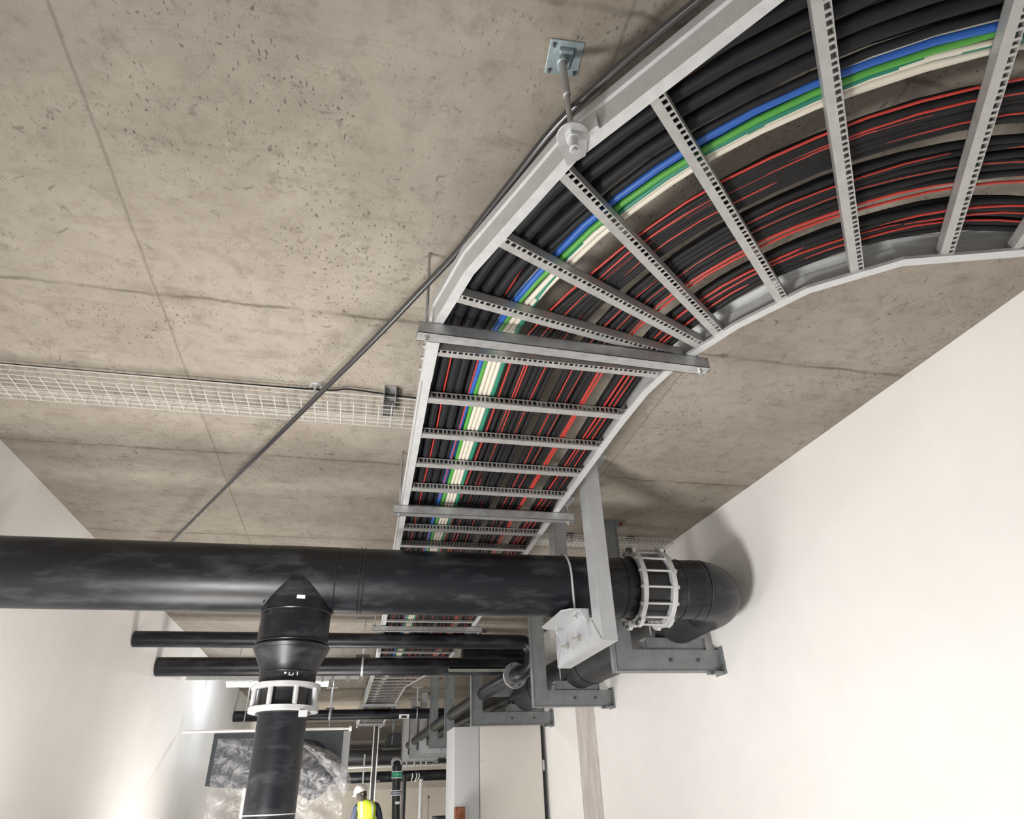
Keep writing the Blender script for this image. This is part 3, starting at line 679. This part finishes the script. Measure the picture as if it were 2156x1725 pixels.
# conduit rack between the middle and far pipes
rk = thing('conduit_rack', 'grey horizontal channel with clips carrying small conduits left of the ladder', 'conduit rack', (-1, 8.6, 1.3))
MB().box(-1.95, .08, 8.60, 8.64, 1.28, 1.32).box(-1.95, .05, 8.62, 8.64, 1.325, 1.35).build('channel', M_galv, rk)
for x in (-.42, -.30, -.12, .03): MB().box(x, x + .03, 8.59, 8.65, 1.25, 1.36).build('clip', M_frame, rk)
for x in (-1.4, -.2): MB().cyl((x, 8.62, 1.32), (x, 8.62, CE), .006, 8).build('rod', M_galv, rk)
lp = thing('batten_lamp', 'glowing white batten lamp shining beside the black downpipe', 'lamp', (-1, 10, 1.43))
MB().box(-1.75, -.375, 9.96, 10.04, 1.45, 1.50).build('housing', M_helm, lp)
MB().cyl((-1.73, 10, 1.42), (-.385, 10, 1.42), .030, 16).build('tube', M_lamp, lp, smooth=True)
for x in (-1.5, -.62): MB().cyl((x, 10, 1.50), (x, 10, CE), .006, 8).build('rod', M_galv, lp)
# lagged white pipe along the dark duct
single('white_pipe', MB().tube([(-1.95, 9.0, .765), (-.10, 9.0, .765)], .016, 12).tube([(-.04, 9.0, .765), (-.005, 9.0, .765)], .030, 14).tube([(-.11, 9.0, .765), (-.03, 9.0, .765)], .013, 10), M_helm, 'thin white pipe with round end cap along the top of the dark duct', 'pipe', smooth=True)
dc = thing('air_duct', 'dark blue steel air duct hanging behind the clear plastic sheet', 'duct', (-.5, 9.05, .4))
MB().box(-1.6, -.10, 9.02, 11.0, .20, .745).build('casing', M_duct, dc, bevel=.004)
MB().box(-.10, -.012, 9.02, 11.0, .20, .745).build('corner_trim', M_ductedge, dc, bevel=.004)
MB().tube([(-.62, 9.30, .42), (-.50, 8.95, .36), (-.30, 8.82, .20)], [.30, .27, .22], 32).build('round_spigot', M_duct, dc, smooth=True)
for x in (-1.4, -.3): MB().cyl((x, 9.8, .745), (x, 9.8, CE), .007, 8).build('rod', M_galv, dc)
# plastic sheet, hung from the duct and gathered in folds
def sheet():
    prof = [(.66, -.60), (.60, -.50), (.52, -.24), (.42, -.09), (.32, -.02), (.22, .035), (.12, .02), (.05, -.03), (-.05, -.04), (-.2, -.03), (-.5, -.05), (-.9, -.06), (-1.55, -.02)]
    mb = MB(); nz, nx = 90, 80; vs = []
    def xr(z):
        for (z0, x0), (z1, x1) in zip(prof, prof[1:]):
            if z <= z0 and z >= z1:
                t_ = (z0 - z) / (z0 - z1); return x0 + (x1 - x0) * t_
        return prof[-1][1]
    for j in range(nz + 1):
        z = .66 - 2.2 * j / nz; R_ = xr(z)
        for i in range(nx + 1):
            u = i / nx; x = -1.5 + (R_ + 1.5) * u
            k = max(0, (.25 - z)); fold = .05 * min(1, k + .15)
            y = 8.72 + .16 * u ** 4 + fold * (math.sin(x * 19 + z * 9 + 1.5 * math.sin(z * 5)) + .6 * math.sin(x * 41 - z * 13 + 2 * math.sin(x * 7 + z * 3))) + .02 * math.sin(z * 33 + x * 12)
            y -= .22 * math.exp(-((z - .30) ** 2) / .08) * math.exp(-((x + .3) ** 2) / .12)
            vs.append((x, y, z))
    fs = [(j * (nx + 1) + i, j * (nx + 1) + i + 1, (j + 1) * (nx + 1) + i + 1, (j + 1) * (nx + 1) + i) for j in range(nz) for i in range(nx)]
    return mb.add(vs, fs)
ps = sheet().build('plastic_sheet', M_plas); [setattr(p, 'use_smooth', True) for p in ps.data.polygons]
tag(ps, 'crumpled clear plastic sheet draped over the dark duct behind the downpipe', 'plastic sheet')
def flap():
    top = [(-.56, .60), (-.40, .55), (-.25, .50), (-.12, .42), (-.03, .33), (.025, .24), (.04, .16), (.02, .09), (-.02, .03)]
    bot = [(-.58, .57), (-.46, .50), (-.36, .42), (-.28, .34), (-.20, .26), (-.14, .19), (-.10, .13), (-.06, .08), (-.03, .02)]
    mb = MB(); vs = []; n = 8
    T = smooth_path([(a, 0, b) for a, b in top], 5); B = smooth_path([(a, 0, b) for a, b in bot], 5)
    for a, b in zip(T, B):
        for k in range(n + 1):
            t_ = k / n; p = a.lerp(b, t_); vs.append((p.x, 8.54 - .10 * math.sin(math.pi * t_) + .01 * math.sin(p.z * 60), p.z))
    fs = [(j * (n + 1) + i, j * (n + 1) + i + 1, (j + 1) * (n + 1) + i + 1, (j + 1) * (n + 1) + i) for j in range(len(T) - 1) for i in range(n)]
    return mb.add(vs, fs)
fo = flap().build('folded_flap', M_plas, ps); [setattr(p, 'use_smooth', True) for p in fo.data.polygons]

# ------------------------------------------------------------------ cabinet and things at the foot of the right wall
cb = thing('cabinet', 'tall pale metal cabinet against the right wall below the wall frames', 'cabinet', (1.7, 8.45, -Z0))
MB().box(1.185, 2.262, 8.34, 9.0, -Z0, .705).build('body', M_cabs, cb, bevel=.003)
MB().box(1.192, 1.478, 8.320, 8.338, -Z0 + .02, .70).build('door', M_cabs, cb, bevel=.002, label='narrow grey door')
MB().box(1.490, 2.240, 8.316, 8.338, -Z0 + .02, .70).build('door', M_cabd, cb, bevel=.002, label='wide pale door')
MB().box(2.252, 2.262, 8.31, 8.338, -Z0, .70).build('edge_gap', M_black, cb)
MB().box(2.244, 2.266, 8.305, 8.316, .22, .33).build('hinge', M_galvb, cb)
for x, z in ((2.05, -.0), (2.12, -.12), (1.51, .34)): MB().cyl((x, 8.308, z), (x, 8.317, z), .005, 8).build('screw', M_bolt, cb)
rs = thing('rusty_post', 'rusty brown steel box section standing in front of the cabinet corner', 'post', (1.235, 8.2, -Z0))
MB().prism([(1.180, 8.14), (1.290, 8.14), (1.290, 8.25), (1.180, 8.25)], 'z', -Z0, -.105).build('section', M_rust, rs, bevel=.008)
MB().box(1.15, 1.30, 8.12, 8.27, -Z0, -Z0 + .012).build('foot_plate', M_rust, rs)
eb = thing('equipment_box', 'low black equipment box at the left foot of the cabinet', 'box', (1.2, 9.6, -Z0))
MB().box(1.13, 1.60, 9.5, 9.95, -Z0, -.215).build('casing', M_black, eb, bevel=.01); MB().box(1.15, 1.58, 9.48, 9.5, -.9, -.25).build('panel', M_dark, eb)

# ------------------------------------------------------------------ pipes stacked before the far wall
def far_pipe(z, r, y, m, label, x1=None):
    return tag(MB().cyl((-1.99, y, z), ((x1 or 3.07), y, z), r, 32).build('far_pipe', m, smooth=True), label, 'pipe', None)
far_pipe(.885, .175, 18.0, M_pipe2, 'thick dark pipe running across just before the back wall')
far_pipe(.455, .115, 17.8, M_pipe, 'lowest black pipe across the back wall above the worker')
far_pipe(.660, .022, 17.6, M_galvb, 'thin pale pipe between the two dark pipes at the back wall')
single('back_duct', MB().box(-1.99, 3.07, 18.3, 18.9, 1.17, 1.21 + .06).box(-1.99, 3.07, 18.35, 18.9, 1.09, 1.17), mat('brown_grey_duct', (.16, .15, .14), .6, var=.1, scale=2), 'flat brown-grey duct above the pipes at the back wall', 'duct')
for x in (.33, .62): single('strap_hanger', MB().box(x, x + .035, 17.58, 17.60, .25, .93).box(x - .05, x + .12, 17.58, 17.60, .36 if x > .5 else .25, .38 if x > .5 else .27), M_frame, 'dark strap hanging %s the vertical rods before the far pipes' % ('left of' if x < .5 else 'right of'), 'hanger')
for x, l in ((.515, 'left of two slim pale rods dropping from the ceiling above the worker'), (.622, 'right of two slim pale rods dropping from the ceiling above the worker')):
    single('drop_rod', MB().cyl((x, 17.0, -Z0), (x, 17.0, CE), .014, 10), M_galvb, l, 'rod', smooth=True)
single('drop_post', MB().box(.540, .597, 17.02, 17.06, -Z0, 1.60), M_black, 'black channel standing between the two slim pale rods', 'post')
dp = thing('labelled_downpipe', 'dark downpipe with green and navy labels and an elbow on top', 'pipe', (.92, 14.0, 0))
pts = [(.90, 14.5, .62), (.90, 14.15, .62)] + [(.90, 14.15 - .15 * math.sin(math.radians(a)), .62 - .15 * (1 - math.cos(math.radians(a)))) for a in (20, 40, 60, 80, 90)] + [(.905, 14.0, .1), (.935, 14.0, -.6), (.94, 14.0, -Z0)]
MB().tube(pts, [.095, .095, .098, .098, .098, .095, .085, .078, .078, .078], 28).build('bent_pipe', M_pipe2, dp, smooth=True)
MB().ring((.885, 13.93, .57), (.885, 13.97, .61), .07, .105, 28).build('flange', M_galvb, dp)
def wrap(r, z0, z1, m, nm, x=.905): return MB().ring((x, 14.0, z0), (x, 14.0, z1), .06, r, 28).build(nm, m, dp)
wrap(.102, .335, .43, M_green, 'green_label'); wrap(.105, .325, .337, M_white, 'label_edge'); wrap(.105, .428, .440, M_white, 'label_edge')
wrap(.098, .045, .130, M_white, 'white_label'); wrap(.101, .062, .080, M_navy, 'navy_stripe'); wrap(.101, .095, .115, M_navy, 'navy_stripe')
tx = MB()
for i, (wd, g_) in enumerate(((.022, 0), (.015, 1), (.024, 2), (.012, 3), (.02, 4))):
    a = .845 + g_ * .027; tx.box(a, a + wd * .8, 13.893, 13.898, .375, .395)
tx.build('label_writing', mat('label_text', (.35, .75, .5), .5), dp)
MB().box(.89, .97, 13.905, 13.915, -.09, -.05, Matrix.Identity(4)).build('tag', M_white, dp)
for x, y, r, m, zt, l in ((1.16, 15.5, .045, M_black, .42, 'black vertical pipe right of the labelled downpipe'), (1.66, 17.0, .045, M_cabs, .36, 'pale grey vertical pipe against the back wall')):
    single('vertical_pipe', MB().cyl((x, y, -Z0), (x, y, zt), r, 16), m, l, 'pipe', smooth=True)
single('marker_pole', MB().cyl((1.86, 17.2, -Z0), (1.86, 17.2, -.02), .012, 10).tube([(1.86, 17.2, -.04), (1.86, 17.2, 0), (1.86, 17.2, .03)], [.02, .032, .012], 12), M_frame, 'slim pole with a small knob before the back wall', 'pole', smooth=True)
fan = thing('ventilation_unit', 'black boxy unit hanging under the far pipes left of the wall frames', 'ventilation unit', (.74, 13.2, .9))
MB().prism([(.600, .80), (.88, .80), (.88, 1.02), (.66, 1.02), (.625, .95)], 'y', 13.1, 13.45).build('casing', M_black, fan, bevel=.01)
MB().box(.57, .90, 13.05, 13.5, .775, .80).build('lip', M_black, fan); MB().box(.72, .735, 13.09, 13.1, .83, 1.0).build('grille_bar', M_frame, fan)
MB().box(.72, .76, 13.2, 13.24, 1.02, CE).build('hanging_bar', M_frame, fan)
for i, x in enumerate((1.23, 1.40, 1.54, 1.66)):
    single('pipe_clip', MB().cyl((x, 15.98, .59), (x, 15.98, .676), .02, 12).cyl((x, 15.98, .54), (x, 15.98, .59), .008, 8), M_galv, ORD[i] + ' of the four small clips hanging below the furthest wall frame, from the left', 'clip', 'clips under the furthest wall frame', smooth=True)
for i, (x, l) in enumerate(((1.50, 'left one of three short white cable ends on the lowest back pipe'), (1.60, 'middle one of three short white cable ends on the lowest back pipe'), (1.66, 'right one of three short white cable ends on the lowest back pipe'))):
    single('cable_end', MB().tube(smooth_path([(x, 17.66, .50), (x + .015, 17.64, .44), (x - .01, 17.64, .38), (x - .04 * i, 17.64, .33)], 5), .010, 8), M_helm, l, 'cable', smooth=True)

# ------------------------------------------------------------------ the worker, seen from behind
def skin(name, nodes, edges, m, parent, root=0, sub=2):
    me = bpy.data.meshes.new(name); off = parent_world(parent)
    me.from_pydata([(n[0] - off.x, n[1] - off.y, n[2] + Z0 - off.z) for n in nodes], edges, [])
    o = bpy.data.objects.new(name, me); C.objects.link(o); me.materials.append(m)
    md = o.modifiers.new('skin', 'SKIN'); md.use_smooth_shade = True
    if not me.skin_vertices: pass
    for i, n in enumerate(nodes):
        sv = me.skin_vertices[0].data[i] if me.skin_vertices else None
        if sv: sv.radius = (n[3], n[4] if len(n) > 4 else n[3]); sv.use_root = (i == root)
    s2 = o.modifiers.new('sub', 'SUBSURF'); s2.levels = sub; s2.render_levels = sub
    o.parent = parent; return o
px, py = .425, 15.5; F0 = -Z0
wk = thing('person', 'person in white helmet and yellow high-visibility vest standing with the back to the camera', 'person', (px, py, F0))
def add_skin_layer(me):
    bm = bmesh.new(); bm.from_mesh(me); bm.verts.layers.skin.verify(); bm.to_mesh(me); bm.free()
_old = skin
def skin(name, nodes, edges, m, parent, root=0, sub=2):
    me = bpy.data.meshes.new(name); off = parent_world(parent)
    bm = bmesh.new(); lay = bm.verts.layers.skin.verify(); vs = []
    for i, n in enumerate(nodes):
        v = bm.verts.new((n[0] - off.x, n[1] - off.y, n[2] + Z0 - off.z)); v[lay].radius = (n[3], n[4] if len(n) > 4 else n[3]); v[lay].use_root = (i == root); vs.append(v)
    for a, b in edges: bm.edges.new((vs[a], vs[b]))
    bm.to_mesh(me); bm.free()
    o = bpy.data.objects.new(name, me); C.objects.link(o); me.materials.append(m)
    md = o.modifiers.new('skin', 'SKIN'); md.use_smooth_shade = True
    s2 = o.modifiers.new('sub', 'SUBSURF'); s2.levels = sub; s2.render_levels = sub
    o.parent = parent; return o
hx, hy, hz = .285, 15.38, .105      # head centre, bent forward and to the left
body_n = [(px, py, -.62, .13, .10), (px + .01, py, -.45, .125, .095), (px + .01, py, -.28, .15, .105), (px, py, -.15, .12, .075), (px - .03, py, -.05, .065, .055), (px - .08, py - .04, .03, .058), (hx + .01, hy + .02, .08, .085), (hx - .01, hy, .15, .088),
          (px - .19, py, -.11, .050), (px - .245, py + .06, -.38, .048), (px - .20, py + .27, -.55, .036), (px - .17, py + .35, -.58, .03, .02),
          (px + .19, py, -.11, .050), (px + .275, py + .07, -.36, .048), (px + .20, py + .28, -.50, .036), (px + .16, py + .36, -.52, .03, .02),
          (px - .09, py, -.70, .085), (px - .10, py, -1.12, .06), (px - .10, py - .01, -1.50, .042), (px - .10, py + .10, -1.56, .04, .03),
          (px + .10, py, -.70, .085), (px + .11, py, -1.12, .06), (px + .12, py - .01, -1.50, .042), (px + .12, py + .10, -1.56, .04, .03)]
be = [(0, 1), (1, 2), (2, 3), (3, 4), (4, 5), (5, 6), (6, 7), (3, 8), (8, 9), (9, 10), (10, 11), (3, 12), (12, 13), (13, 14), (14, 15), (0, 16), (16, 17), (17, 18), (18, 19), (0, 20), (20, 21), (21, 22), (22, 23)]
# unequal fingers on both hands
for hand, s_ in ((11, 1), (15, -1)):
    b = body_n[hand]; base = len(body_n)
    for k, ln in enumerate((.055, .065, .07, .06)):
        ox = (k - 1.5) * .019
        body_n += [(b[0] + ox, b[1] + .045, b[2] - .004, .009), (b[0] + ox, b[1] + .045 + ln * .6, b[2] - .02, .008), (b[0] + ox, b[1] + .045 + ln * .75, b[2] - .045, .007)]
        q = base + k * 3; be += [(hand, q), (q, q + 1), (q + 1, q + 2)]
    body_n += [(b[0] + .035 * s_, b[1] + .01, b[2] - .01, .011), (b[0] + .05 * s_, b[1] + .05, b[2] - .03, .009)]
    q = len(body_n) - 2; be += [(hand, q), (q, q + 1)]
skin('body', body_n, be, M_skin, wk)
# face details, turned to the left
MB().tube([(hx - .085, hy + .01, .115), (hx - .115, hy + .02, .095), (hx - .088, hy + .02, .080)], [.012, .016, .010], 8).build('nose', M_skin, wk, smooth=True)
MB().tube([(hx + .03, hy - .085, .085), (hx + .03, hy - .102, .105), (hx + .035, hy - .085, .125)], [.012, .018, .012], 8).build('ear', M_skin, wk, smooth=True)
for dy in (-.03, .045): MB().tube([(hx - .082, hy + dy, .118), (hx - .094, hy + dy, .118)], [.013, .006], 8).build('eye', M_helm, wk, smooth=True)
MB().tube([(hx - .088, hy - .015, .055), (hx - .092, hy + .03, .055)], .006, 6).build('mouth', M_rust, wk, smooth=True)
def blob(c, r, nz=14, nx=24, z0=-1, z1=1, Mx=None):
    vs = []; fs = []
    for j in range(nz + 1):
        t_ = z0 + (z1 - z0) * j / nz; t_ = max(-1, min(1, t_)); q = math.sqrt(max(0, 1 - t_ * t_)) + 1e-4
        for i in range(nx):
            a = 2 * math.pi * i / nx; p = Vector((r[0] * q * math.cos(a), r[1] * q * math.sin(a), r[2] * t_))
            if Mx: p = Mx @ p
            vs.append(Vector(c) + p)
    for j in range(nz):
        for i in range(nx): a = j * nx + i; b = j * nx + (i + 1) % nx; fs.append((a, b, b + nx, a + nx))
    fs += [tuple(range(nx))[::-1], tuple(range(nz * nx, nz * nx + nx))]
    return MB().add(vs, fs)
HR = Matrix.Rotation(math.radians(-16), 3, 'Y') @ Matrix.Rotation(math.radians(-10), 3, 'X')
blob((hx + .012, hy - .005, .095), (.106, .104, .125), Mx=HR).build('hair', M_hair, wk, smooth=True)
hh = blob((hx - .008, hy, .135), (.135, .145, .150), z0=-.08, z1=1, nz=10, Mx=HR)
for a in range(24):
    pass
hm = hh.build('helmet', M_helm, wk, smooth=True)
br = MB(); n = 28; vs = []
for i in range(n):
    a = 2 * math.pi * i / n; k = 1 + (.20 * max(0, math.cos(a - math.radians(165))) ** 3)
    for rr_, dz in ((.120, .0), (.140 * k, -.010), (.140 * k, -.016), (.120, -.010)):
        p = HR @ Vector((rr_ * math.cos(a), rr_ * 1.07 * math.sin(a), dz)); vs.append(Vector((hx - .008, hy, .128)) + p)
br.add(vs, [(4 * i + j, 4 * i + (j + 1) % 4, 4 * ((i + 1) % n) + (j + 1) % 4, 4 * ((i + 1) % n) + j) for i in range(n) for j in range(4)])
br.build('brim', M_helm, hm, smooth=True)
# clothes
jn = [(px + .01, py, -.60, .155, .12), (px + .01, py, -.42, .15, .115), (px + .01, py, -.26, .165, .12), (px, py, -.14, .150, .085), (px - .03, py, -.05, .075, .06),
      (px - .205, py, -.10, .078), (px - .255, py + .05, -.38, .066), (px - .205, py + .26, -.545, .05), (px + .205, py, -.10, .078), (px + .285, py + .06, -.36, .066), (px + .205, py + .27, -.50, .05)]
skin('jacket', jn, [(0, 1), (1, 2), (2, 3), (3, 4), (3, 5), (5, 6), (6, 7), (3, 8), (8, 9), (9, 10)], M_jack, wk, 2)
skin('trousers', [(px, py, -.64, .15, .12), (px - .09, py, -.78, .10), (px - .10, py, -1.12, .08), (px - .10, py, -1.50, .062), (px + .10, py, -.78, .10), (px + .11, py, -1.12, .08), (px + .12, py, -1.50, .062)], [(0, 1), (1, 2), (2, 3), (0, 4), (4, 5), (5, 6)], M_trou, wk)
for s_ in (-.10, .12):
    MB().tube([(px + s_, py - .05, -1.545), (px + s_, py + .04, -1.545), (px + s_, py + .17, -1.565)], [.050, .054, .036], 14).build('boot', M_boot, wk, smooth=True)
def torso(rows, z_list=None, n=40):
    vs = []; fs = []
    for (z, cx_, hw, hd) in rows:
        for i in range(n):
            a = 2 * math.pi * i / n; ca, sa = math.cos(a), math.sin(a)
            vs.append((cx_ + hw * (abs(ca) ** .8) * (1 if ca > 0 else -1), py + hd * (abs(sa) ** .8) * (1 if sa > 0 else -1), z))
    for j in range(len(rows) - 1):
        for i in range(n): a = j * n + i; b = j * n + (i + 1) % n; fs.append((a, b, b + n, a + n))
    fs += [tuple(range(n))[::-1], tuple(range((len(rows) - 1) * n, len(rows) * n))]
    return MB().add(vs, fs)
rows = [(-.70, px + .015, .178, .150), (-.60, px + .015, .176, .150), (-.45, px + .015, .170, .148), (-.30, px + .012, .176, .152), (-.20, px + .008, .185, .150), (-.13, px, .200, .150), (-.075, px - .01, .190, .140), (-.030, px - .02, .150, .120), (.0, px - .03, .095, .09)]
vo = torso(rows).build('vest', M_vest, wk, smooth=True)
def band(z, h=.05):
    out = []
    for zz in (z, z + h):
        for (z0, c0, w0, d0), (z1, c1, w1, d1) in zip(rows, rows[1:]):
            if z0 <= zz <= z1:
                t_ = (zz - z0) / (z1 - z0); out.append((zz, c0 + (c1 - c0) * t_, w0 + (w1 - w0) * t_ + .003, d0 + (d1 - d0) * t_ + .003)); break
    return torso(out)
band(-.40).build('reflective_band', M_refl, vo, smooth=True); band(-.56).build('reflective_band', M_refl, vo, smooth=True)
for s_ in (-1, 1):
    sv = MB(); vs = []
    for z, cx_, hw, hd in rows[3:]:
        for dx in (0, .032):
            xx = cx_ + s_ * min(hw * .74, .125); xx += dx * -s_
            q = min(1, abs(xx - cx_) / hw); yy = py - hd * (1 - q ** 2.5) ** (1 / 2.2) - .004; vs.append((xx, yy, z))
    sv.add(vs, [(2 * i, 2 * i + 1, 2 * i + 3, 2 * i + 2) for i in range(len(rows[3:]) - 1)]); sv.build('shoulder_tape', M_refl, vo)
